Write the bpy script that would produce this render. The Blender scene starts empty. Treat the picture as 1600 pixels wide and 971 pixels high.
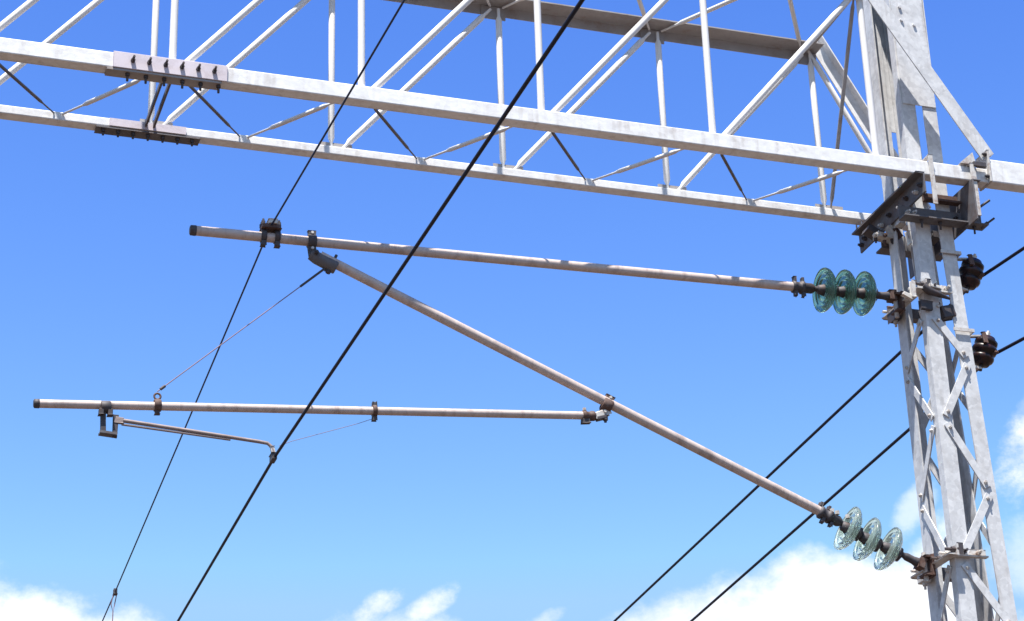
import bpy, bmesh, math, random
from mathutils import Vector, Matrix
random.seed(4)
scn = bpy.context.scene
COL = scn.collection
V = Vector
H = 1.7                                   # eye height above the ground
EYE = V((0, 0, H))
# camera orientation: rows are the right, down and forward axes in world space
RIGHT = V((0.95207423, -0.30452798, -0.02858982))
DOWN = V((0.10089913, 0.40093347, -0.91053375))
FWD = V((0.28874562, 0.86401103, 0.41244504))
F = 3457.85

def ray(px, py):
    return (RIGHT * ((px - 800) / F) + DOWN * ((py - 485.5) / F) + FWD)
def at(px, py, Y):                        # the point seen at a pixel, at ground distance Y
    r = ray(px, py)
    return EYE + r * (Y / r.y)
def atz(px, py, z):                       # the point seen at a pixel, at height z above the ground
    r = ray(px, py)
    return EYE + r * ((z - H) / r.z)

# ------------------------------------------------------------------ materials
def mat(name, base, rough=.5, metal=0., spec=.5, var=.12, scale=9., dark=None, dark_amt=.0, dark_scale=3., bump=.0, stretch=(1, 1, 1), streak=0.):
    m = bpy.data.materials.new(name); m.use_nodes = True
    nt = m.node_tree; N = nt.nodes; L = nt.links
    b = N['Principled BSDF']
    b.inputs['Roughness'].default_value = rough
    b.inputs['Metallic'].default_value = metal
    b.inputs['Specular IOR Level'].default_value = spec
    tc = N.new('ShaderNodeTexCoord')
    mp = N.new('ShaderNodeMapping'); mp.inputs['Scale'].default_value = stretch
    L.new(tc.outputs['Object'], mp.inputs['Vector'])
    n1 = N.new('ShaderNodeTexNoise'); n1.inputs['Scale'].default_value = scale; n1.inputs['Detail'].default_value = 6; n1.inputs['Roughness'].default_value = .65
    L.new(mp.outputs['Vector'], n1.inputs['Vector'])
    r1 = N.new('ShaderNodeValToRGB')
    r1.color_ramp.elements[0].position = .3; r1.color_ramp.elements[1].position = .72
    r1.color_ramp.elements[0].color = tuple(c * (1 - var) for c in base) + (1,)
    r1.color_ramp.elements[1].color = tuple(min(1, c * (1 + var)) for c in base) + (1,)
    L.new(n1.outputs['Fac'], r1.inputs['Fac'])
    out = r1.outputs['Color']
    if dark:
        n2 = N.new('ShaderNodeTexNoise'); n2.inputs['Scale'].default_value = dark_scale; n2.inputs['Detail'].default_value = 7; n2.inputs['Roughness'].default_value = .7
        L.new(mp.outputs['Vector'], n2.inputs['Vector'])
        r2 = N.new('ShaderNodeValToRGB'); r2.color_ramp.elements[0].position = .5; r2.color_ramp.elements[1].position = .68
        L.new(n2.outputs['Fac'], r2.inputs['Fac'])
        mu = N.new('ShaderNodeMath'); mu.operation = 'MULTIPLY'; mu.inputs[1].default_value = dark_amt
        L.new(r2.outputs['Color'], mu.inputs[0])
        mx = N.new('ShaderNodeMixRGB'); mx.inputs['Color2'].default_value = tuple(dark) + (1,)
        L.new(mu.outputs[0], mx.inputs['Fac']); L.new(out, mx.inputs['Color1'])
        out = mx.outputs['Color']
    if streak:
        ms = N.new('ShaderNodeMapping'); ms.inputs['Scale'].default_value = (26, 26, 2.2); L.new(tc.outputs['Object'], ms.inputs['Vector'])
        n4 = N.new('ShaderNodeTexNoise'); n4.inputs['Scale'].default_value = 1; n4.inputs['Detail'].default_value = 4; L.new(ms.outputs['Vector'], n4.inputs['Vector'])
        n5 = N.new('ShaderNodeTexNoise'); n5.inputs['Scale'].default_value = 1.7; n5.inputs['Detail'].default_value = 3; L.new(tc.outputs['Object'], n5.inputs['Vector'])
        pr = N.new('ShaderNodeMath'); pr.operation = 'MULTIPLY'; L.new(n4.outputs['Fac'], pr.inputs[0]); L.new(n5.outputs['Fac'], pr.inputs[1])
        r4 = N.new('ShaderNodeMapRange'); r4.inputs['From Min'].default_value = .27; r4.inputs['From Max'].default_value = .42; r4.inputs['To Max'].default_value = streak
        L.new(pr.outputs[0], r4.inputs['Value'])
        m4 = N.new('ShaderNodeMixRGB'); m4.inputs['Color2'].default_value = (base[0] * .5, base[1] * .42, base[2] * .36, 1)
        L.new(r4.outputs['Result'], m4.inputs['Fac']); L.new(out, m4.inputs['Color1']); out = m4.outputs['Color']
        vo = N.new('ShaderNodeTexVoronoi'); vo.inputs['Scale'].default_value = 42; L.new(tc.outputs['Object'], vo.inputs['Vector'])
        m5 = N.new('ShaderNodeMixRGB'); m5.blend_type = 'OVERLAY'; m5.inputs['Fac'].default_value = .14
        bw = N.new('ShaderNodeRGBToBW'); L.new(vo.outputs['Color'], bw.inputs['Color'])
        L.new(out, m5.inputs['Color1']); L.new(bw.outputs['Val'], m5.inputs['Color2']); out = m5.outputs['Color']
    L.new(out, b.inputs['Base Color'])
    rr = N.new('ShaderNodeMapRange'); rr.inputs['To Min'].default_value = max(.05, rough - .1); rr.inputs['To Max'].default_value = min(1, rough + .12)
    L.new(n1.outputs['Fac'], rr.inputs['Value']); L.new(rr.outputs['Result'], b.inputs['Roughness'])
    if bump:
        bp = N.new('ShaderNodeBump'); bp.inputs['Strength'].default_value = bump; bp.inputs['Distance'].default_value = .004
        L.new(n1.outputs['Fac'], bp.inputs['Height']); L.new(bp.outputs['Normal'], b.inputs['Normal'])
    return m

M = {
    'galv': mat('pale_galvanised_steel', (.69, .685, .685), .5, .0, .5, .08, 14, (.53, .50, .49), .6, 5, .15, (1, 1, 2), .42),
    'rod': mat('bright_galvanised_rod', (.68, .66, .64), .5, .0, .4, .06, 8, (.42, .38, .36), .3, 4),
    'mast': mat('dull_zinc_mast', (.52, .52, .53), .6, .0, .4, .10, 11, (.38, .365, .36), .6, 6, .2, (1, 1, 1), .4),
    'plate': mat('lilac_grey_plate', (.56, .50, .54), .6, .0, .4, .10, 18, (.24, .19, .2), .5, 9),
    'angle': mat('dark_weathered_angle', (.11, .105, .115), .65, .0, .4, .25, 15, (.09, .045, .03), .6, 8),
    'chord2': mat('grey_weathered_angle', (.31, .29, .285), .65, .0, .4, .15, 14, (.19, .14, .115), .75, 7),
    'tube': mat('stained_aluminium_tube', (.47, .385, .35), .45, .05, .5, .10, 16, (.24, .175, .15), .75, 6, .1, (2.2, 1, 1)),
    'fit': mat('dark_iron_fitting', (.058, .052, .058), .6, .2, .4, .3, 30, (.10, .045, .025), .5, 22),
    'arm': mat('brownish_aluminium_rod', (.27, .21, .195), .5, .05, .4, .12, 16, (.16, .11, .09), .6, 9),
    'bright': mat('bright_zinc_clamp', (.50, .475, .45), .5, .05, .5, .12, 25, (.22, .12, .075), .75, 20),
    'rust': mat('rusty_brown_casting', (.085, .045, .035), .7, .0, .4, .3, 30, (.22, .19, .18), .4, 25),
    'wire': mat('tarnished_copper_wire', (.012, .013, .026), .6, .0, .2, .25, 60),
    'bluewire': mat('sky_glare_stranded_wire', (.024, .034, .078), .6, .0, .2, .25, 60),  # blue of sky glare and colour bleed put into the base colour
    'thinwire': mat('pinkish_stranded_wire', (.22, .14, .16), .6, .0, .3, .2, 40),
    'porc': mat('dark_brown_porcelain', (.012, .006, .006), .35, .0, .35, .2, 20, (.11, .018, .012), .45, 34),
    'roddark': mat('dark_grey_rod', (.13, .12, .125), .6, .0, .4, .15, 12, (.08, .05, .04), .5, 8),  # darker grey for the thinner lacing rod of each panel
    'ground': mat('brown_ballast', (.085, .062, .047), .95, 0, .2, .35, 4, (.05, .036, .028), .6, .4),
}
def glass_mat(name, c0, c1, tr):
    m = bpy.data.materials.new(name); m.use_nodes = True
    nt = m.node_tree; b = nt.nodes['Principled BSDF']
    b.inputs['Transmission Weight'].default_value = tr
    b.inputs['IOR'].default_value = 1.45
    b.inputs['Roughness'].default_value = .17
    n = nt.nodes.new('ShaderNodeTexNoise'); n.inputs['Scale'].default_value = 12
    r = nt.nodes.new('ShaderNodeValToRGB')
    r.color_ramp.elements[0].color = c0 + (1,); r.color_ramp.elements[1].color = c1 + (1,)
    tc = nt.nodes.new('ShaderNodeTexCoord')
    nt.links.new(tc.outputs['Object'], n.inputs['Vector']); nt.links.new(n.outputs['Fac'], r.inputs['Fac'])
    nt.links.new(r.outputs['Color'], b.inputs['Base Color'])
    return m
M['glass'] = glass_mat('deep_green_glass', (.22, .46, .36), (.34, .58, .47), .82)
M['paleglass'] = glass_mat('cloud_pale_glass', (.58, .74, .69), (.74, .86, .82), .86)  # same glass made paler: the bright cloud behind is put into its colour

# ------------------------------------------------------------------ mesh builder
def basis(d, hint=V((0, 0, 1))):
    d = d.normalized()
    if abs(d.dot(hint)) > .97: hint = V((0, 1, 0)) if abs(d.y) < .9 else V((1, 0, 0))
    u = d.cross(hint).normalized(); v = u.cross(d).normalized()
    return d, u, v                         # along, side, up

class MB:
    def __init__(s): s.v = []; s.f = []; s.sm = []
    def poly(s, pts, smooth=False):
        i = len(s.v); s.v += [tuple(p) for p in pts]; s.f.append(tuple(range(i, i + len(pts)))); s.sm.append(smooth)
    def rings(s, rings, smooth=True, caps=True, closed=False):
        n = len(rings[0]); i0 = len(s.v)
        for r in rings: s.v += [tuple(p) for p in r]
        m = len(rings)
        for a in range(m if closed else m - 1):
            b = (a + 1) % m
            for k in range(n):
                l = (k + 1) % n
                s.f.append((i0 + a * n + k, i0 + a * n + l, i0 + b * n + l, i0 + b * n + k)); s.sm.append(smooth)
        if caps and not closed:
            s.poly(list(reversed(rings[0]))); s.poly(rings[-1])
        return s
    def box(s, c, ax, hx, hy, hz):          # centre, three axes, half sizes
        x, y, z = ax
        q = lambda a, b, e: c + x * hx * a + y * hy * b + z * hz * e
        r0 = [q(-1, -1, -1), q(1, -1, -1), q(1, 1, -1), q(-1, 1, -1)]
        r1 = [q(-1, -1, 1), q(1, -1, 1), q(1, 1, 1), q(-1, 1, 1)]
        for k in range(4):
            l = (k + 1) % 4
            s.poly([r0[k], r0[l], r1[l], r1[k]])
        s.poly(list(reversed(r0))); s.poly(r1)
        return s
    def abox(s, x0, x1, y0, y1, z0, z1):
        return s.box(V(((x0 + x1) / 2, (y0 + y1) / 2, (z0 + z1) / 2)), (V((1, 0, 0)), V((0, 1, 0)), V((0, 0, 1))), abs(x1 - x0) / 2, abs(y1 - y0) / 2, abs(z1 - z0) / 2)
    def bar(s, p, q, w, t, hint=V((0, 1, 0))):   # flat bar: width w, thickness t along hint
        d = (q - p); L = d.length; d = d.normalized()
        th = (hint - d * hint.dot(d)).normalized(); wd = d.cross(th)
        return s.box((p + q) / 2, (d, wd, th), L / 2, w / 2, t / 2)
    def prism(s, prof, p, q, u, v):         # profile [(a, b)] swept from p to q
        r0 = [p + u * a + v * b for a, b in prof]; r1 = [q + u * a + v * b for a, b in prof]
        n = len(prof)
        for k in range(n):
            l = (k + 1) % n
            s.poly([r0[k], r0[l], r1[l], r1[k]])
        s.poly(list(reversed(r0))); s.poly(r1)
        return s
    def tube(s, pts, r, n=16, caps=True):   # polyline with one radius or a list
        m = len(pts); rad = r if isinstance(r, (list, tuple)) else [r] * m
        d, u, v = basis(pts[1] - pts[0]); rings = []
        for i, p in enumerate(pts):
            t = (pts[min(i + 1, m - 1)] - pts[max(i - 1, 0)]).normalized()
            u = (u - t * u.dot(t)).normalized(); v = t.cross(u)
            rings.append([p + (u * math.cos(2 * math.pi * k / n) + v * math.sin(2 * math.pi * k / n)) * rad[i] for k in range(n)])
        return s.rings(rings, True, caps)
    def lathe(s, c, ax, prof, n=40, closed=False, smooth=True):   # prof [(s, r)] along ax from c
        d, u, v = basis(ax)
        rings = [[c + d * a + (u * math.cos(2 * math.pi * k / n) + v * math.sin(2 * math.pi * k / n)) * max(r, 1e-4) for k in range(n)] for a, r in prof]
        return s.rings(rings, smooth, True, closed)
    def bolt(s, p, ax, r=.011, h=.02, shank=.0):    # hexagon head standing on p along ax
        d, u, v = basis(ax)
        h6 = lambda a, rr, n=6: [p + d * a + (u * math.cos(2 * math.pi * k / n) + v * math.sin(2 * math.pi * k / n)) * rr for k in range(n)]
        s.rings([h6(0, r), h6(h, r)], False)
        if shank: s.rings([h6(h, r * .55), h6(h + shank, r * .55)], False)
        return s
    def build(s, name, m, parent=None, bevel=0):
        me = bpy.data.meshes.new(name)
        o = bpy.data.objects.new(name, me); COL.objects.link(o)
        off = V((0, 0, 0))
        top = parent
        while top is not None:
            off += top.location; top = top.parent
        if parent is None and s.v:           # a thing that is one mesh: origin at its lowest point
            lo = min(s.v, key=lambda p: p[2]); off = V(lo); o.location = off
        me.from_pydata([(x - off.x, y - off.y, z - off.z) for x, y, z in s.v], [], s.f)
        me.polygons.foreach_set('use_smooth', s.sm)
        bm = bmesh.new(); bm.from_mesh(me)
        bmesh.ops.recalc_face_normals(bm, faces=bm.faces)
        bm.to_mesh(me); bm.free()
        me.materials.append(m)
        if parent is not None: o.parent = parent
        if bevel:
            w = o.modifiers.new('edge', 'WELD'); w.merge_threshold = .0002
            b = o.modifiers.new('round', 'BEVEL'); b.width = bevel; b.segments = 2; b.limit_method = 'ANGLE'
        return o

def thing(name, loc, label, cat, group=None):
    o = bpy.data.objects.new(name, None); COL.objects.link(o); o.location = loc
    o.empty_display_size = .2
    o['label'] = label; o['category'] = cat
    if group: o['group'] = group
    return o
def tag(o, label, cat, group=None):
    o['label'] = label; o['category'] = cat
    if group: o['group'] = group
    return o
XA, YA, ZA = V((1, 0, 0)), V((0, 1, 0)), V((0, 0, 1))
def Lsec(w, h, t): return [(0, 0), (w, 0), (w, t), (t, t), (t, h), (0, h)]

def rod(p, q, r, neck=.07, n=14):
    L = (q - p).length; d = (q - p) / L
    a, b = neck, neck + .03
    pts = [p, p + d * a, p + d * b, q - d * b, q - d * a, q]
    return MB().tube(pts, [r * .5, r * .5, r, r, r * .5, r * .5], n)

# ------------------------------------------------------------------ ground
g = MB()
NG = 24
for i in range(NG):
    for j in range(NG):
        e = lambda k: math.copysign(abs(k / NG * 2 - 1) ** 2.2, k / NG * 2 - 1) * 3000
        g.poly([(e(i), e(j), 0), (e(i + 1), e(j), 0), (e(i + 1), e(j + 1), 0), (e(i), e(j + 1), 0)])
go = g.build('ground', M['ground']); go['kind'] = 'structure'

# ------------------------------------------------------------------ truss girder
X0, DX = 1.5172, 1.01526
N0, N1 = -5, 4
def xn(n): return X0 + DX * n
YF, YB = 10.0, 10.695
ZB, ZT = 6.007 + H, 7.045 + H
zc1, zc0 = 5.988 + H, 5.898 + H           # front bottom chord
zb1, zb0 = 5.990 + H, 5.938 + H           # rear bottom chord
XL, XE = xn(N0) - .3, at(1541, 260, 9.965).x
gan = thing('truss_girder', V((6.0, 10.3, zc0)), 'pale grey lattice truss girder spanning overhead from the left to the mast', 'truss girder')
def chord(name, x0, x1, y0, y1, z0, z1, m, bev=.006):
    return MB().abox(x0, x1, y0, y1, z0, z1).build(name, m, gan, bev)
fc = chord('bottom_chord', XL, XE, 9.965, 10.035, zc0, zc1, M['galv'])
bc = chord('bottom_chord', XL, 6.22, 10.662, 10.727, zb0, zb1, M['galv'])
XT = xn(4) + .06
zt = ZT + .0
# top chords: angles with the flat leg on top turned inwards
tb = MB().prism([(0, 0), (0, .07), (-.13, .07), (-.13, .062), (-.008, .062), (-.008, 0)], V((XL, 10.735, zt)), V((XT, 10.735, zt)), YA, ZA).build('top_chord', M['chord2'], gan)
tf = MB().prism([(0, 0), (0, .07), (.13, .07), (.13, .062), (.008, .062), (.008, 0)], V((XL, 9.96, zt)), V((XT, 9.96, zt)), YA, ZA).build('top_chord', M['chord2'], gan)
# end rakers
def raker(p, q, sgn, w, m):
    d = (q - p).normalized(); up = (V((0, 1, 0)).cross(d)); up = up if up.z > 0 else -up
    prof = [(-w / 2, 0), (w / 2, 0), (w / 2, sgn * .06), (w / 2 - .008, sgn * .06), (w / 2 - .008, sgn * .008), (-w / 2, sgn * .008)]
    return MB().prism(prof, p, q, up, YA).build('end_raker', m, gan)
k0, k1 = at(1369, 0, 9.957), at(1541, 241, 9.957)
d_ = (k1 - k0).normalized()
raker(k0 - d_ * .10, k1 + d_ * .02, 1, .095, M['mast'])
b0, b1 = at(1268, 62, 10.737), at(1366, 217, 10.737)
d_ = (b1 - b0).normalized()
raker(b0, b1 + d_ * .56, -1, .085, M['galv'])
RV = .019
for n in range(N0, N1 + 1):
    x = xn(n)
    MB().tube([V((x, YF, zc1 - .01)), V((x, YF, ZT + .03))], RV * 1.05, 14).build('vertical_post', M['rod'], gan)
    rod(V((x, YB, zb1 - .01)), V((x, YB, ZT + .03)), RV, .05).build('vertical_post', M['rod'], gan)
    if n < N1:
        MB().tube([V((x + .055, YF, zc1 - .01)), V((x + DX - .05, YF, ZT + .02))], RV, 14).build('diagonal_brace', M['rod'], gan)
        rod(V((x + .05, YB, zb1 - .01)), V((x + DX - .05, YB, ZT + .02)), RV, .06).build('diagonal_brace', M['rod'], gan)
        # horizontal lacing, bottom and top
        mid = x + DX * .5
        zl = zc1 - .03
        rod(V((x + .03, 10.036, zl)), V((mid - .02, 10.66, zb1 - .015)), .0090, .12).build('lacing_rod', M['roddark'], gan)
        rod(V((mid + .025, 10.66, zb1 - .015)), V((x + DX - .05, 10.036, zl)), .0125, .16).build('lacing_rod', M['rod'], gan)
        zl = ZT + .045
        rod(V((x + .03, 10.70, zl)), V((mid - .02, 9.98, zl)), .014, .12).build('lacing_rod', M['rod'], gan)
        rod(V((mid + .025, 9.98, zl)), V((x + DX - .05, 10.70, zl)), .014, .12).build('lacing_rod', M['rod'], gan)
    # small welded gussets where the web members meet the chords
    gp = MB()
    gp.abox(x - .06, x + .12, 10.690, 10.698, zb1 - .002, zb1 + .035)
    gp.build('gusset_plate', M['chord2'], gan)
    gp = MB(); gp.abox(x - .10, x + .05, 10.716, 10.724, ZT - .03, ZT + .055); gp.build('gusset_plate', M['chord2'], gan)
# brace down to the mast and the transverse sway brace at the end panel
rod(at(1263, 80, 10.69), at(1421, 345, 10.69), .017, .06).build('diagonal_brace', M['rod'], gan)
rod(V((xn(4) - .03, 10.0, ZT + .04)), V((xn(4) + .03, 10.68, zb1 - .01)), .012, .05).build('sway_brace', M['chord2'], gan)
rod(V((xn(4) - .02, 9.99, ZT + .05)), V((xn(4) - .02, 10.70, ZT + .05)), .013, .05).build('lacing_rod', M['chord2'], gan)
# splice at node 0: plates, bolts and two cross struts
sx0, sx1 = at(176, 110, 9.96).x, at(355, 125, 9.96).x
sp = MB().abox(sx0, sx1, 9.954, 9.9645, zc0 - .002, zc1 + .002).build('splice_plate', M['plate'], gan, .002)
for k in range(6):
    x = sx0 + .10 + (sx1 - sx0 - .17) * k / 5
    MB().bolt(V((x, 9.954, zc0 + .045)), -YA, .012, .018, .035).build('bolt', M['fit'], sp)
su = MB().abox(sx0 - .03, sx1 - .03, 9.960, 10.040, zc0 - .014, zc0 - .0035).build('splice_plate', M['chord2'], gan, .002)
for k in range(6):
    x = sx0 + .05 + (sx1 - sx0 - .12) * k / 5
    MB().bolt(V((x + .03, 9.985, zc0 - .014)), -ZA, .012, .016, .03).build('bolt', M['fit'], su)
s2 = MB().abox(at(150, 205, 10.66).x, at(312, 226, 10.66).x, 10.655, 10.732, zb0 - .014, zb0 - .0035).build('splice_plate', M['angle'], gan, .002)
a0, a1 = at(150, 205, 10.66).x, at(312, 226, 10.66).x
for k in range(7):
    x = a0 + .04 + (a1 - a0 - .08) * k / 6
    MB().bolt(V((x, 10.675, zb0 - .014)), -ZA, .012, .018, .02).build('bolt', M['fit'], s2)
s3 = MB().abox(a0 + .07, a1 - .08, 10.652, 10.6615, zb0 + .004, zb1 - .006).build('splice_plate', M['plate'], gan, .002)
for dx in (-.022, .022):
    MB().bar(V((xn(0) + dx - .01, 10.035, zc0 + .05)), V((xn(0) + dx - .01, 10.662, zb0 + .035)), .03, .012, XA).build('cross_strut', M['angle'], gan)
for xx in (xn(0) - .012, xn(0) + .012):
    pass

# ------------------------------------------------------------------ heavier beam to the right of the mast
hb = thing('box_beam', V((XE, 10.0, 5.9 + H)), 'deeper grey box beam running out of the picture right of the mast', 'beam')
MB().abox(XE + .012, 13.0, 9.955, 10.045, 5.902 + H, 6.052 + H).build('beam_body', M['galv'], hb, .008)
ep = MB().abox(XE - .002, XE + .0115, 9.935, 10.07, 5.895 + H, 6.10 + H).build('end_plate', M['bright'], hb, .002)
for zz in (5.93, 6.075):
    MB().bolt(V((XE - .002, 9.947, zz + H)), -XA, .011, .016, .01).build('bolt', M['fit'], ep)

# ------------------------------------------------------------------ lattice mast
mast = thing('lattice_mast', V((6.0, 10.28, 0)), 'tall galvanised lattice mast with four angle legs at the right', 'mast')
Y1, Y2 = 10.12, 10.45
ZTOP = 7.75 + H
def xl(z): return 5.85 - (z - H - 5) * .002
def xr(z): return 6.115 - (z - H - 5.03) * .045 if z - H < 5.6 else 6.089 - (z - H - 5.6) * .012
def leg(xf, sx, y, sy, wx=.098, wy=.098, t=.009):
    b = MB(); zs = [0, 5.6 + H, ZTOP]
    for za, zb in zip(zs[:-1], zs[1:]):
        p, q = V((xf(za), y, za)), V((xf(zb), y, zb))
        b.prism(Lsec(wx, wy, t), p, q, XA * sx, YA * sy)
    return b.build('leg', M['mast'], mast)
leg(xl, 1, Y1, 1, .094, .058); leg(xr, -1, Y1, 1, .088); leg(xl, 1, Y2, -1); leg(xr, -1, Y2, -1)
# lacing bars
zs = []
for (px, py) in [(1466, 430), (1466, 500), (1520, 562), (1482, 640), (1540, 745), (1555, 770), (1510, 850), (1515, 912), (1562, 968)]:
    pass
nodes = [at(1472, 492, Y1).z, at(1518, 565, Y1).z, at(1486, 657, Y1).z, at(1546, 768, Y1).z, at(1503, 875, Y1).z, at(1572, 985, Y1).z]
step = nodes[-2] - nodes[-1]
while nodes[-1] > .5: nodes.append(nodes[-1] - step)
for i in range(len(nodes) - 1):
    za, zb = nodes[i] - .022, nodes[i + 1] + .022
    lf = i % 2 == 0
    for (yy, s) in ((Y1 - .006, 1), (Y2 + .006, 0)):
        pa = V(((xl(za) + .05) if lf else (xr(za) - .05), yy, za)); pb = V(((xr(zb) - .05) if lf else (xl(zb) + .05), yy, zb))
        lb = MB().bar(pa, pb, .045, .008, YA).build('lacing_bar', M['mast'], mast)
        if s == 1 and 3 < za - H < 5.4:
            for q_, r_ in ((pa, pb), (pb, pa)):
                MB().bolt(q_ + (r_ - q_).normalized() * .028 - YA * .004, -YA, .011, .010, .006).build('bolt', M['bright'], lb)
    for xf, s in ((xl, -1), (xr, 1)):
        pa = V((xf(za) + s * .006, Y1 + .05 if lf else Y2 - .05, za)); pb = V((xf(zb) + s * .006, Y2 - .05 if lf else Y1 + .05, zb))
        lb = MB().bar(pa, pb, .042, .008, XA).build('lacing_bar', M['mast'], mast)
        if s == -1 and 3 < za - H < 5.4:
            for q_, r_ in ((pa, pb), (pb, pa)):
                MB().bolt(q_ + (r_ - q_).normalized() * .028 - XA * .004, -XA, .011, .010, .006).build('bolt', M['bright'], lb)
# batten plates near the top
zp = 6.45 + H
pl = MB(); pl.prism([(xl(zp) + .012, zp), (xr(zp) - .004, zp), (xr(ZTOP) - .004, ZTOP), (xl(ZTOP) + .004, ZTOP)], V((0, Y1 - .008, 0)), V((0, Y1 - .0015, 0)), XA, ZA)
bp_ = pl.build('batten_plate', M['mast'], mast)
for i, (px, py) in enumerate([(1405, 12), (1408, 32), (1418, 62), (1428, 40), (1431, 88)]):
    MB().bolt(at(px, py, Y1 - .008), -YA, .010, .012).build('bolt', M['mast'], bp_)
MB().prism([(xl(zp) + .004, zp), (xr(zp) - .004, zp), (xr(ZTOP) - .004, ZTOP), (xl(ZTOP) + .004, ZTOP)], V((0, Y2 + .0015, 0)), V((0, Y2 + .008, 0)), XA, ZA).build('batten_plate', M['mast'], mast)
zq = 6.62 + H
MB().abox(xr(zq) + .0015, xr(zq) + .008, Y1 + .004, Y2 - .004, zq, ZTOP).build('batten_plate', M['mast'], mast)
MB().abox(5.80, 6.13, Y1 - .03, Y2 + .03, ZTOP + .001, ZTOP + .012).build('cap_plate', M['mast'], mast)
# girder seats: two deep angles running front to back on either side of the mast
def seat(x, s, z1, h):
    o = MB().prism([(0, 0), (0, -h), (s * .009, -h), (s * .009, -.009), (s * .055, -.009), (s * .055, 0)], V((x, 9.93, z1)), V((x, 10.77, z1)), XA, ZA).build('girder_seat', M['angle'], mast, .002)
    return o
st = seat(5.838, -1, 5.893 + H, .125)
for k, y in enumerate([9.965, 10.02, 10.14, 10.22, 10.36, 10.46, 10.68, 10.73]):
    MB().bolt(V((5.829, y, 5.893 + H - .07 - .02 * (k % 2))), -XA, .014, .02, .012).build('bolt', M['bright'] if k in (1, 3, 5) else M['fit'], st)
for k, y in enumerate([10.675, 10.74]):
    MB().bolt(V((5.805, y, 5.894 + H)), ZA, .010, .016, .03).build('bolt', M['bright'], st)
st2 = seat(6.145, 1, 5.893 + H, .26)
# bright hanger straps and the collar frame round the mast below the girder
def strap(x, z0, z1, w=.03):
    o = MB()
    o.abox(x - w / 2, x + w / 2, 9.938, 9.948, z0, z1)
    o.abox(x - w / 2, x + w / 2, 9.949, 10.06, z1 - .008, z1)
    return o.build('hanger_strap', M['bright'], mast, .002)
strap(5.895, 5.70 + H, 6.02 + H, .028)
strap(6.165, 5.66 + H, 6.0 + H, .034)
tri = MB(); tri.prism([(0, 0), (.10, 0), (.085, .075)], V((6.095, 9.95, 6.0 + H)), V((6.095, 10.0, 6.0 + H)), XA, ZA)
tri.build('gusset_plate', M['bright'], mast, .002)
MB().abox(6.17, 6.25, 9.93, 9.952, 5.982 + H, 6.01 + H).build('clamp_bar', M['fit'], mast, .002)
# collar: cross angles on the near and far faces
c1 = MB().prism([(0, 0), (-.08, 0), (-.08, .009), (-.009, .009), (-.009, .095), (0, .095)], V((5.74, Y1 - .012, 5.655 + H)), V((6.275, Y1 - .012, 5.655 + H)), YA, ZA).build('collar_angle', M['angle'], mast, .002)
MB().prism([(0, 0), (.08, 0), (.08, .009), (.009, .009), (.009, .095), (0, .095)], V((5.81, Y2 + .012, 5.655 + H)), V((6.235, Y2 + .012, 5.655 + H)), YA, ZA).build('collar_angle', M['angle'], mast, .002)
for x, mm in ((5.79, 'bright'), (5.83, 'bright'), (6.10, 'fit'), (6.17, 'bright'), (6.21, 'fit')):
    MB().bolt(V((x, Y1 - .022, 5.705 + H)), -YA, .013, .02, .02).build('bolt', M[mm], c1)
for x in (5.86, 5.98, 6.2):
    MB().bolt(V((x, Y1 - .055, 5.654 + H)), -ZA, .012, .018, .03).build('bolt', M['fit'], c1)
MB().prism([(0, 0), (-.05, 0), (-.05, .008), (-.008, .008), (-.008, .06), (0, .06)], V((5.91, Y1 - .004, 5.80 + H)), V((6.14, Y1 - .004, 5.80 + H)), YA, ZA).build('collar_angle', M['rust'], mast, .002)
# under-seat clamp at the left and tie rods
def blk(px, py, Y, hx, hy, hz, m, name, tilt=0., parent=None):
    a = Matrix.Rotation(tilt, 3, 'Y')
    return MB().box(at(px, py, Y), (a @ XA, YA, a @ ZA), hx, hy, hz).build(name, M[m], parent or mast, .004)
ub = blk(1381, 371, 10.42, .050, .035, .014, 'bright', 'seat_clamp', .1)
for px, py, m in ((1368, 376, 'fit'), (1382, 380, 'rust'), (1394, 378, 'fit')):
    MB().bolt(at(px, py - 4, 10.40), -ZA, .013, .02, .012).build('bolt', M[m], ub)
MB().bolt(at(1366, 369, 10.39), -YA, .014, .02, .02).build('bolt', M['bright'], ub)
MB().bolt(at(1382, 369, 10.385), -YA, .012, .02, .01).build('bolt', M['rust'], ub)
blk(1392, 361, 10.40, .016, .03, .030, 'bright', 'seat_detail', -.6)
blk(1401, 366, 10.38, .012, .03, .032, 'rust', 'seat_detail', -.6)
blk(1408, 346, 10.30, .022, .03, .030, 'bright', 'seat_detail', .2)
blk(1362, 364, 10.50, .040, .04, .018, 'fit', 'seat_clamp', .5)
blk(1420, 372, 10.16, .010, .012, .040, 'bright', 'seat_detail', -.12)  # bright strip added for the sunlit flange of the near left leg
cb = blk(1458, 372, 10.30, .030, .05, .022, 'fit', 'collar_block')
MB().bolt(at(1452, 369, 10.24), -YA, .013, .02, .01).build('bolt', M['bright'], cb)
MB().bolt(at(1470, 372, 10.24), -YA, .011, .02, .01).build('bolt', M['bright'], cb)
MB().bolt(V((6.25, 10.07, 5.654 + H)), V((.8, -.3, .6)), .012, .05, .05).build('bolt', M['fit'], c1)
MB().tube([V((6.19, 9.99, 5.73 + H)), V((6.26, 9.96, 5.78 + H))], .008, 8).build('bolt', M['fit'], mast)
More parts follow.
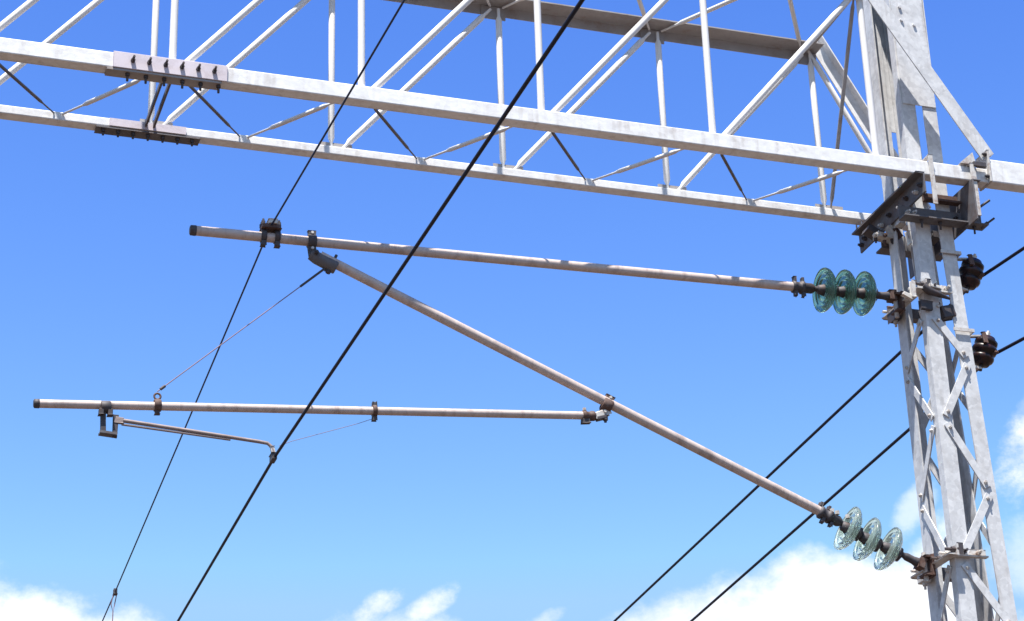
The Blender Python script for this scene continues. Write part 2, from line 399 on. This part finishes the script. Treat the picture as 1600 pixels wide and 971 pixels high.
# cantilever clamps: collars with lugs at two levels
def clampset(z, big):
    r = MB()
    r.prism([(0, 0), (-.06, 0), (-.06, .008), (-.008, .008), (-.008, .06), (0, .06)], V((xl(z) - .004, Y1 - .06, z)), V((xl(z) - .004, Y2 + .06, z)), XA, ZA)
    o = r.build('clamp_collar', M['bright'], mast, .002)
    e = xl(z) + (.17 if big else .19)
    r = MB().prism([(0, 0), (-.034, 0), (-.034, .008), (-.008, .008), (-.008, .05), (0, .05)], V((xl(z) - .03, Y1 - .0015, z + .002)), V((e, Y1 - .0015, z + .004)), YA, ZA)
    o2 = r.build('clamp_collar', M['bright'], mast, .002)
    r = MB().prism([(0, 0), (.06, 0), (.06, .008), (.008, .008), (.008, .06), (0, .06)], V((xl(z) - .05, Y2 + .012, z + .002)), V((xr(z) + .03, Y2 + .012, z + .002)), YA, ZA)
    r.build('clamp_collar', M['angle'], mast, .002)
    for y, mm in ((Y1 - .035, 'fit'), (Y1 + .04, 'bright'), (Y1 + .13, 'fit'), (Y2 - .03, 'rust'), (Y2 + .035, 'bright')):
        MB().bolt(V((xl(z) - .013, y, z + .035)), -XA, .016, .022, .035).build('bolt', M[mm], o)
    for x, mm in ((xl(z) - .005, 'fit'), (xl(z) + .05, 'fit'), (xl(z) + .14, 'bright')):
        MB().bolt(V((x, Y1 - .0105, z + .033)), -YA, .014, .02, .03).build('bolt', M[mm], o2)
    MB().abox(xl(z) + .008, xl(z) + .04, Y1 - .032, Y1 - .0105, z + .010, z + .075).build('clamp_jaw', M['fit'], o2, .004)
    # swivel lug that carries the insulator
    lug = MB()
    lug.abox(xl(z) - .10, xl(z) - .066, 10.255, 10.345, z - .055, z - .043)
    lug.abox(xl(z) - .10, xl(z) - .066, 10.255, 10.345, z + .043, z + .055)
    lug.abox(xl(z) - .066, xl(z) - .05, 10.25, 10.35, z - .06, z + .062)
    lo = lug.build('swivel_lug', M['rust'], mast, .003)
    MB().tube([V((xl(z) - .083, 10.3, z - .085)), V((xl(z) - .083, 10.3, z + .08))], .013, 12).build('pivot_pin', M['bright'], lo)
    bk = MB().abox(xl(z) - .06, xl(z) - .012, 10.37, 10.45, z - .055, z - .002).build('clamp_block', M['fit'] if big else M['bright'], mast, .006)
    MB().bolt(V((xl(z) - .04, 10.40, z - .055)), -ZA, .015, .02, .02).build('bolt', M['bright'], bk)
    if big:
        blk(1460, 449, Y1 - .035, .035, .016, .010, 'bright', 'clamp_jaw', .12, o2)
        blk(1427, 452, Y1 - .035, .012, .014, .050, 'bright', 'clamp_jaw', .05, o2)
        blk(1418, 462, Y1 - .02, .030, .012, .012, 'bright', 'clamp_jaw', .35, o2)
        tg = MB().tube([at(1442, 447, Y1 - .05), at(1452, 455, Y1 - .05), at(1484, 467, Y1 - .04)], [.020, .024, .008], 8).build('clamp_tongue', M['fit'], o2)
        blk(1447, 478, Y1 - .018, .038, .012, .026, 'fit', 'clamp_block', .05)
        blk(1479, 489, Y1 + .02, .040, .03, .036, 'fit', 'clamp_block', -.25)
        rb = blk(1463, 481, Y1 + .03, .016, .02, .030, 'rust', 'clamp_block', .1)
        MB().bolt(at(1465, 479, Y1), -YA, .010, .014).build('bolt', M['bright'], rb)
clampset(5.215 + H, True)
clampset(3.64 + H, False)

# ------------------------------------------------------------------ brown insulators on the mast's right side
def feeder_insulator(px, py, label):
    Yi = 10.2
    c = at(px, py, Yi)
    t = thing('pin_insulator', c + V((0, 0, -.11)), label, 'insulator', 'dark brown pin insulators beside the mast')
    ax = V((.10, -.05, 1)).normalized()
    ax = V((.32, -.10, 1)).normalized()
    prof = [(-.092, .02), (-.088, .044), (-.074, .050), (-.066, .060), (-.050, .066), (-.038, .064), (-.033, .052), (-.024, .052), (-.016, .068), (.004, .074), (.018, .070), (.024, .056), (.034, .056), (.042, .066), (.058, .066), (.07, .052), (.084, .046), (.092, .024)]
    MB().lathe(c, ax, prof, 28).build('porcelain_body', M['porc'], t)
    MB().bolt(c + ax * .088 - V((.012, .02, 0)), ax, .016, .02, .012).build('cap_nut', M['bright'], t)
    yk = MB().bar(c + V((-.035, -.066, .085)), c + V((-.028, -.072, .02)), .022, .012, YA).build('yoke', M['rust'], t, .004)
    MB().bolt(c + V((.03, -.045, -.03)), V((.6, -1, .1)), .013, .02, .01).build('bolt', M['rust'], t)
    MB().tube([c - ax * .088, c - ax * .125], .013, 10).build('pin', M['fit'], t)
    zz = c.z
    bd = MB(); x1 = xr(zz)
    bd.abox(x1 - .11, x1 + .012, Y1 - .018, Y1 - .0105, zz + .065, zz + .085)
    bd.abox(x1 + .012, x1 + .02, Y1 - .018, Y1 + .12, zz + .065, zz + .085)
    bd.bar(V((x1 + .016, 10.19, zz + .075)), V((c.x - .02, 10.2, zz + .09)), .03, .01, ZA)
    bd.build('mounting_strap', M['bright'], t)
    MB().bar(V((x1 + .003, 10.19, zz - .105)), c - ax * .115, .03, .012, ZA).build('support_arm', M['bright'], t, .002)
    return c
i1 = feeder_insulator(1517, 428, 'dark insulator on the right mast leg, upper of the two')
i2 = feeder_insulator(1538, 549, 'reddish brown insulator with bright strap on the right mast leg, lower of the two')

# ------------------------------------------------------------------ wires
def sagline(p, q, sag, n=14):
    return [p.lerp(q, k / n) - V((0, 0, sag * 4 * (k / n) * (1 - k / n))) for k in range(n + 1)]
def wire(name, pts, r, m, label, cat, group=None):
    return tag(MB().tube(pts, r, 10).build(name, m, None), label, cat, group)
def far(p, q, L):                         # continue a straight run
    return q + (q - p).normalized() * L
YC = 10.3
def feeder(c, dpx, far_px, near_px, label):
    a = at(c[0], c[1], 10.2)
    f_ = atz(far_px[0], far_px[1], a.z); n_ = atz(near_px[0], near_px[1], a.z)
    f2 = far(a, f_, 25); n2 = far(a, n_, 14)
    pts = [n2, n_, a.lerp(n_, .1), a + V((.0, -.015, 0)), a.lerp(f_, .02), f_, f2]
    return wire('feeder_wire', pts, .0102, M['wire'], label, 'wire', 'feeder wires passing the mast')
feeder((1531, 434), 0, (960, 971), (1600, 388), 'dark feeder wire held by the topmost brown insulator at the mast')
feeder((1555, 553), 0, (1080, 971), (1600, 529), 'dark feeder wire held by the lowest brown insulator at the mast')

# contact wire: one run with a slight kink at the steady arm
ct = at(428, 716, YC)
cn = atz(910, 0, ct.z); cf = atz(278, 971, ct.z)
wire('contact_wire', [far(ct, cn, 3), cn, ct.lerp(cn, .5), ct, ct.lerp(cf, .5), cf, far(ct, cf, 40)], .0080, M['wire'], 'thick dark contact wire gripped by the steady arm clip', 'wire')
# catenary wire over the top tube
cat = at(422, 356, YC)
kn = atz(632, 0, cat.z); kf = at(180, 925, atz(180, 925, cat.z - .12).y)
kf2 = at(160, 971, atz(160, 971, cat.z - .15).y)
wire('catenary_wire', [far(cat, kn, 5), kn, cat + V((.0, -.06, -.005)), cat + V((0, .06, -.005)), cat.lerp(kf, .5) - V((0, 0, .004)), kf, kf2, far(kf, kf2, 14)], .0052, M['bluewire'], 'thinner dark catenary wire lying on the clamp of the top tube', 'wire')
# dropper hanging from it far away
dr = thing('dropper', kf + V((0, 0, -1.4)), 'thin dropper hanging from the catenary wire near the bottom left', 'dropper')
MB().box(kf, basis(kf2 - kf), .024, .014, .022).build('dropper_clip', M['fit'], dr, .004)
lp = MB().tube([kf + V((-.012, 0, -.02)), kf + V((-.028, 0, -.10)), kf + V((-.01, 0, -.16)), kf + V((.0, 0, -.1)), kf + V((.012, 0, -.02))], .004, 8).build('loop', M['thinwire'], dr)
MB().tube([kf + V((-.01, 0, -.15)), kf + V((-.01, 0, -1.4))], .004, 8).build('dropper_wire', M['thinwire'], dr)

# ------------------------------------------------------------------ cantilever
P = lambda px, py: at(px, py, YC)
can = thing('cantilever', P(1400, 470), 'grey tubular cantilever with top tube and sloping tube on two glass insulators', 'cantilever')
tt0, tt1 = P(303, 360.5), P(1246, 449)
top = MB().tube([tt0, tt1], .0265, 28).build('top_tube', M['tube'], can)
dx_ = (tt1 - tt0).normalized()
MB().lathe(tt0 - dx_ * .022, dx_, [(0, .02), (.004, .0275), (.03, .0285), (.033, .027)], 24).build('end_cap', M['fit'], top)
dt0, dt1 = P(500, 400), P(1288, 803)
dg = MB().tube([dt0, dt1], .0265, 28).build('diagonal_tube', M['tube'], can)
dd = (dt1 - dt0).normalized()
rg0, rg1 = P(58, 631), P(925, 650)
reg = MB().tube([rg0, rg1], .0215, 28).build('registration_tube', M['tube'], can)
dr_ = (rg1 - rg0).normalized()
MB().lathe(rg0 - dr_ * .018, dr_, [(0, .016), (.004, .023), (.026, .024), (.029, .022)], 24).build('end_cap', M['fit'], reg)

def collar(c, ax, r, w, m, name, parent, bolts=True, up=ZA):
    d, u, v = basis(ax, up)
    o = MB().lathe(c - d * w / 2, d, [(0, r), (0, r + .008), (.004, r + .011), (w - .004, r + .011), (w, r + .008), (w, r)], 28, True).build(name, m, parent)
    if bolts:
        for s in (1, -1):
            MB().box(c + v * s * (r + .019), (d, u, v), w * .45, .012, .014).build('lug', m, o, .003)
            MB().bolt(c + v * s * (r + .019) - u * -.012, u, .008, .012).build('bolt', M['bright'], o)
    return o
# catenary clamp saddle on the top tube
cc = P(422, 370)
sd = MB().lathe(cc - dx_ * .05, dx_, [(0, .0266), (0, .037), (.028, .037), (.028, .0266)], 28, True).build('saddle_band', M['fit'], can)
sd2 = MB().lathe(cc + dx_ * .022, dx_, [(0, .0266), (0, .037), (.028, .037), (.028, .0266)], 28, True).build('saddle_band', M['fit'], can)
MB().box(cc + V((0, -.002, .043)), (dx_, YA, ZA), .05, .045, .012).build('saddle_base', M['rust'], sd, .004)
MB().box(cc + V((.004, 0, .066)), (dx_, YA, ZA), .022, .055, .012).build('keeper_plate', M['bright'], sd, .004)
for s in (-1, 1):
    MB().bolt(cc + V((s * .042, -.022, .055)), ZA, .011, .022, .012).build('bolt', M['fit'], sd)
    MB().bolt(cc + V((s * .042, .024, .055)), ZA, .011, .022, .012).build('bolt', M['fit'], sd)
    MB().box(cc + dx_ * (s * .037) + V((0, -.006, -.046)), (dx_, YA, ZA), .013, .016, .014).build('lug', M['fit'], sd if s < 0 else sd2, .003)
# hinge between top tube and diagonal
hc = P(487, 378)
hg = collar(hc, dx_, .0266, .045, M['fit'], 'hinge_clamp', can)
jb = P(486, 399)
he = MB().tube([jb - dd * .006, jb + dd * .03, jb + dd * .145, jb + dd * .15], [.026, .034, .036, .031], 24).build('socket', M['angle'], dg)
MB().bar(hc + V((0, 0, -.03)), jb + V((.012, 0, .0)), .04, .03, YA).build('link_plate', M['fit'], hg, .003)
MB().bolt(jb + V((.02, -.036, 0)), -YA, .012, .016, .008).build('bolt', M['fit'], he)
ub_ = jb + dd * .12
dnrm = V((-dd.z, 0, dd.x)); dnrm = dnrm if dnrm.z > 0 else -dnrm
MB().tube([ub_ + dnrm * .03, ub_ + dnrm * .07], .008, 8).build('bolt', M['fit'], he)
MB().tube([ub_ - dnrm * .03, ub_ - dnrm * .05], .014, 8).build('bolt', M['fit'], he)
# stay wire from the hinge down to the registration tube
e0 = P(506, 421); e1 = P(246, 612)
sw = MB().tube([e0, e1], .0027, 8).build('stay_wire', M['thinwire'], can)
ed = (e1 - e0).normalized()
MB().tube([e0 - ed * .01, e0 + ed * .17], .0065, 8).build('stay_splice', M['fit'], sw)
MB().tube([e1 - ed * .05, e1 - ed * .02], .008, 8).build('stay_splice', M['fit'], sw)
MB().tube([e0 + V((.02, 0, .03)), e0 + V((.0, 0, .012)), e0 + V((.006, 0, -.008)), e0 + V((.022, 0, -.0))], .006, 8).build('eye_hook', M['fit'], sw)
sc_ = P(246, 634)
cl = collar(sc_, dr_, .0216, .035, M['rust'], 'stay_clamp', can, False)
MB().box(sc_ + V((0, 0, -.036)), (dr_, YA, ZA), .012, .012, .012).build('lug', M['fit'], cl, .003)
rg = MB(); nseg = 16
rgc = sc_ + V((-.002, 0, .049))
rg.rings([[rgc + (XA * math.cos(a) + ZA * math.sin(a)) * (.016 + .0055 * math.cos(b)) + YA * .0055 * math.sin(b) for b in [k * math.pi / 4 for k in range(8)]] for a in [k * 2 * math.pi / nseg for k in range(nseg)]], True, False, True)
rg.build('eye_ring', M['rust'], cl)
# tube to tube swivel joint
jt = P(948, 634)
jc = collar(jt, dd, .0267, .055, M['rust'], 'swivel_joint', can)
jp = P(918, 650.2)
MB().lathe(jp - dr_ * .03, dr_, [(0, .022), (.003, .029), (.022, .029), (.026, .0235), (.045, .0235), (.049, .028), (.066, .027), (.075, .018)], 24).build('socket', M['rust'], jc)
MB().box(jp + V((-.012, -.004, -.032)), (dr_, YA, ZA), .022, .014, .012).build('lug', M['fit'], jc, .004)
MB().bolt(jp + V((-.018, -.006, .027)), ZA, .010, .014).build('bolt', M['bright'], jc)
fk = MB().bar(jp + dr_ * .04, P(951, 643), .032, .034, YA).build('fork', M['bright'], jc, .005)
MB().bolt(P(945, 650) + V((0, -.006, -.006)), -ZA, .015, .022, .012).build('bolt', M['fit'], jc)
MB().bar(jp + dr_ * .05 + V((0, 0, -.018)), P(946, 652), .02, .04, YA).build('fork', M['fit'], jc, .004)
# small clip further along the registration tube
kc = P(585, 643)
kl = collar(kc, dr_, .0216, .022, M['rust'], 'tube_clip', can, False)
for s in (1, -1):
    MB().box(kc + V((0, 0, s * .037)), (dr_, YA, ZA), .010, .012, .013).build('lug', M['fit'], kl, .004)
# drop bracket for the steady arm
bk0 = P(165, 637)
db = collar(bk0, dr_, .0216, .05, M['fit'], 'drop_bracket', can, False)
for s in (-1, 1):
    MB().box(bk0 + V((s * .022, -.01, -.03)), (dr_, YA, ZA), .012, .018, .016).build('lug', M['fit'], db, .003)
pa, pb_ = P(161, 645), P(161, 676)
MB().bar(pa, pb_, .026, .026, YA).build('post', M['fit'], db, .003)
MB().bar(P(155, 677), P(182, 681), .012, .05, YA).build('foot', M['angle'], db, .002)
MB().bar(P(179, 684), P(181, 650), .022, .016, YA).build('pivot_post', M['fit'], db, .003)

# glass insulator strings
def insulator_string(p0, p1, centres, parent, gm):
    ax = (p1 - p0).normalized()
    ins = MB().tube([p0 + ax * .02, p1 - ax * .03], .016, 16).build('insulator', M['fit'], parent)
    MB().lathe(p0, ax, [(-.05, .029), (-.045, .036), (-.03, .036), (-.026, .031), (.0, .031), (.004, .039), (.02, .039), (.024, .03), (.07, .03), (.085, .022)], 24).build('end_fitting', M['fit'], ins)
    for s in (-.035, .015):
        MB().box(p0 + ax * s + V((0, -.005, .045)), (ax, YA, ax.cross(YA)), .008, .014, .014).build('lug', M['fit'], ins, .003)
        MB().box(p0 + ax * s + V((0, -.005, -.045)), (ax, YA, ax.cross(YA)), .008, .014, .014).build('lug', M['fit'], ins, .003)
    prof = [(.030, .036), (.034, .060), (.026, .088), (.010, .112), (-.006, .126), (-.020, .130), (-.026, .1275), (-.020, .121), (-.006, .113), (-.004, .104), (-.024, .097), (-.026, .093), (-.002, .086), (.002, .077), (-.022, .070), (-.024, .066), (.004, .060), (.006, .050), (-.020, .036)]
    for c in centres:
        MB().lathe(c, ax, prof, 96, True).build('glass_disc', M[gm], ins)
        MB().lathe(c, ax, [(-.055, .018), (-.05, .026), (-.03, .030), (-.018, .0345), (.028, .0345), (.045, .043), (.060, .040), (.068, .02)], 28).build('metal_cap', M['fit'], ins)
    MB().lathe(p1, ax, [(-.075, .017), (-.06, .022), (-.02, .022), (.0, .026), (.03, .026), (.034, .018)], 20).build('end_fitting', M['fit'], ins)
    MB().box(p1 + ax * .03, (ax, YA, ax.cross(YA)), .02, .03, .03).build('fork', M['rust'], ins, .004)
    return ins
insulator_string(P(1250, 449.5), P(1385, 463), [P(1291, 454), P(1322, 457), P(1353, 459.5)], can, 'glass')
insulator_string(P(1292, 806), P(1431, 878), [P(1328, 828), P(1358, 845), P(1391, 860)], can, 'paleglass')
zz = P(1290, 805)
for (px, py, m) in ((1298, 803, 'bright'), (1306, 806, 'bright'), (1322, 812, 'bright')):
    MB().bolt(P(px, py) + V((0, -.02, .0)), ZA, .013, .02).build('bolt', M[m], dg)

# ------------------------------------------------------------------ steady arm and guy wire
sa = thing('steady_arm', P(181, 656), 'slim brown steady arm with bent tip hanging below the registration tube', 'steady arm')
pts = [P(182, 656), P(300, 674), P(405, 690.5), P(418, 693), P(424, 698), P(427, 706), P(428, 714)]
MB().tube(pts, [.0105, .010, .0095, .009, .009, .0095, .009], 14).build('arm_tube', M['arm'], sa)
MB().tube([P(190, 663.5), P(300, 679), P(360, 687.5)], .006, 10).build('stiffening_rod', M['arm'], sa)
MB().box(P(186, 657), basis(P(300, 674) - P(182, 656)), .022, .010, .015).build('arm_fork', M['arm'], sa, .003)
MB().bar(P(425, 698), P(427.5, 710), .022, .016, YA).build('clip_shank', M['bright'], sa, .003)
MB().box(P(427, 716), (YA, XA, ZA), .035, .013, .018).build('contact_clip', M['fit'], sa, .004)
g0, g1 = P(581, 655), P(436, 697)
tag(MB().tube([g0, P(560, 662), P(500, 678), P(455, 690), g1], .0014, 6).build('guy_wire', M['thinwire'], None), 'hair thin pale guy wire between the registration tube clip and the contact wire', 'wire')

# ------------------------------------------------------------------ sky, clouds and sun
SUN = V((-.72, -1.0, 3.3)).normalized()
elev = math.asin(SUN.z); azim = math.atan2(SUN.x, SUN.y)
w = bpy.data.worlds.new('World'); scn.world = w; w.use_nodes = True
nt = w.node_tree; N = nt.nodes; L = nt.links
bg = N['Background']; bg.inputs['Strength'].default_value = .10
sky = N.new('ShaderNodeTexSky'); sky.sky_type = 'NISHITA'; sky.sun_disc = False
sky.sun_elevation = elev; sky.sun_rotation = azim
sky.altitude = 0; sky.air_density = 1.0; sky.dust_density = .3; sky.ozone_density = 3.0
def math_(op, a, b=None, c=None):
    n = N.new('ShaderNodeMath'); n.operation = op
    for i, x in enumerate((a, b, c)):
        if x is None: continue
        if isinstance(x, (int, float)): n.inputs[i].default_value = x
        else: L.new(x, n.inputs[i])
    return n.outputs[0]
# the deep saturated blue of the film: per channel contrast of the sky's own colour
ss = N.new('ShaderNodeSeparateColor'); L.new(sky.outputs['Color'], ss.inputs['Color'])
tint = N.new('ShaderNodeCombineColor')
KX = .10 * 2 ** 1.15; KA = .10 * 2 ** .75
for i, (a, gm, mx_) in enumerate(((11.0, 2.6, .38), (3.82, 2.10, .66), (1.68, 1.0, 1.05))):
    pw = math_('POWER', math_('MULTIPLY', ss.outputs[i], KA), gm)
    L.new(math_('MINIMUM', math_('MULTIPLY', pw, a / KX), mx_ / KX), tint.inputs[i])
tc = N.new('ShaderNodeTexCoord'); sep = N.new('ShaderNodeSeparateXYZ'); L.new(tc.outputs['Generated'], sep.inputs[0])
az = math_('MULTIPLY', math_('ARCTAN2', sep.outputs[0], sep.outputs[1]), 180 / math.pi)
el = math_('MULTIPLY', math_('ARCSINE', sep.outputs[2]), 180 / math.pi)
# cumulus bank: cloud top height by compass direction
A0, A1, E0, E1 = -30., 70., 2., 24.
tops = [(-30, 3), (-12, 9), (-5, 17.5), (-2, 18.3), (3, 17.45), (4.7, 17.25), (6.2, 17.0), (8.0, 16.75), (9.6, 16.2), (11, 15.3), (13.2, 16.5), (14.8, 16.7), (16.3, 16.75), (17.4, 16.0), (19.0, 16.25), (20.3, 16.25), (21.7, 16.7), (25, 17.3), (25.9, 17.85), (27.0, 17.85), (28.3, 17.5), (29.4, 17.6), (30.4, 17.2), (31.2, 15.8), (33, 14.6), (36, 15), (42, 18), (52, 9), (70, 3)]
rp = N.new('ShaderNodeValToRGB'); cr = rp.color_ramp
for i, (a, e) in enumerate(tops):
    p = (a - A0) / (A1 - A0); v = (e - E0) / (E1 - E0)
    el_ = cr.elements[i] if i < 2 else cr.elements.new(min(p, .999))
    if i < 2: el_.position = [0, 1][i]
for i, (a, e) in enumerate(sorted(tops)):
    cr.elements[i].position = (a - A0) / (A1 - A0)
for i, (a, e) in enumerate(sorted(tops)):
    v = (e - E0) / (E1 - E0); cr.elements[i].color = (v, v, v, 1)
L.new(math_('DIVIDE', math_('SUBTRACT', az, A0), A1 - A0), rp.inputs['Fac'])
topel = math_('MULTIPLY_ADD', rp.outputs['Color'], E1 - E0, E0)
mp = N.new('ShaderNodeMapping'); L.new(tc.outputs['Generated'], mp.inputs['Vector']); mp.inputs['Scale'].default_value = (1, 1, 1.3)
def noise(scale, detail, rough):
    n = N.new('ShaderNodeTexNoise'); n.inputs['Scale'].default_value = scale; n.inputs['Detail'].default_value = detail; n.inputs['Roughness'].default_value = rough
    L.new(mp.outputs['Vector'], n.inputs['Vector']); return n.outputs['Fac']
n1 = noise(45, 7, .6); n2 = noise(14, 5, .55)
nn = math_('ADD', math_('MULTIPLY', math_('SUBTRACT', n1, .5), 1.9), math_('MULTIPLY', math_('SUBTRACT', n2, .5), 1.3))
def sstep(x, a, b):
    n = N.new('ShaderNodeMapRange'); n.interpolation_type = 'SMOOTHSTEP'; n.inputs['From Min'].default_value = a; n.inputs['From Max'].default_value = b
    L.new(x, n.inputs['Value']); return n.outputs['Result']
bank = sstep(math_('ADD', math_('SUBTRACT', topel, el), nn), -.25, .75)
# wisps at the right, behind and beside the mast
def blob(a, e, sa, se, rot=0):
    da = math_('SUBTRACT', az, a); de = math_('SUBTRACT', el, e)
    c, s = math.cos(rot), math.sin(rot)
    u = math_('ADD', math_('MULTIPLY', da, c / sa), math_('MULTIPLY', de, s / sa)); v = math_('ADD', math_('MULTIPLY', da, -s / se), math_('MULTIPLY', de, c / se))
    return math_('SUBTRACT', 1, math_('ADD', math_('MULTIPLY', u, u), math_('MULTIPLY', v, v)))
n3 = noise(28, 8, .68)
nw = math_('MULTIPLY', math_('SUBTRACT', n3, .5), 3.2)
wisp = None
for (a, e, sa, se, rot, amt) in [(14.6, 16.75, .95, .42, .5, 1.0), (16.0, 16.85, 1.0, .42, .55, 1.0), (19.2, 16.45, .6, .25, .3, .6), (32.5, 19.8, 2.0, 1.1, .75, 1.25), (29.1, 18.6, 1.0, .45, .9, .5), (30.2, 17.9, 1.0, .7, .3, .7), (32.2, 17.2, 1.6, 1.2, 0, .4), (32.8, 21.0, 1.0, .5, .6, .5)]:
    b = math_('MULTIPLY', sstep(math_('ADD', blob(a, e, sa, se, rot), nw), -.1, 1.2), amt)
    wisp = b if wisp is None else math_('MAXIMUM', wisp, b)
cov = math_('MINIMUM', math_('MAXIMUM', bank, wisp), 1.0)
cmix = N.new('ShaderNodeMixRGB'); L.new(cov, cmix.inputs['Fac']); L.new(tint.outputs['Color'], cmix.inputs['Color1'])
ccol = N.new('ShaderNodeValToRGB'); ccol.color_ramp.elements[0].color = (.74, .79, .90, 1); ccol.color_ramp.elements[1].color = (1, 1, 1, 1)
ccol.color_ramp.elements[0].position = .3; ccol.color_ramp.elements[1].position = .55
L.new(n2, ccol.inputs['Fac'])
cs = N.new('ShaderNodeMixRGB'); cs.blend_type = 'MULTIPLY'; cs.inputs['Fac'].default_value = 1; cs.inputs['Color2'].default_value = (5.6, 5.7, 5.85, 1)
L.new(ccol.outputs['Color'], cs.inputs['Color1']); L.new(cs.outputs['Color'], cmix.inputs['Color2'])
L.new(cmix.outputs['Color'], bg.inputs['Color'])

sl = bpy.data.lights.new('sun', 'SUN'); sl.energy = 5.0; sl.angle = math.radians(.53); sl.color = (1.0, .96, .89)
so = bpy.data.objects.new('sun', sl); COL.objects.link(so); so.location = (0, 0, 30)
so.rotation_euler = SUN.to_track_quat('Z', 'Y').to_euler()

# ------------------------------------------------------------------ camera
cam = bpy.data.cameras.new('camera'); co = bpy.data.objects.new('camera', cam); COL.objects.link(co)
mw = Matrix((RIGHT, -DOWN, -FWD)).transposed().to_4x4(); mw.translation = EYE
co.matrix_world = mw
cam.sensor_fit = 'HORIZONTAL'; cam.sensor_width = 36; cam.lens = F / 1600 * 36
cam.clip_start = .1; cam.clip_end = 9000
scn.camera = co
vs = scn.view_settings
vs.view_transform = 'Standard'; vs.look = 'None'; vs.exposure = 1.15; vs.gamma = 1; vs.use_curve_mapping = False
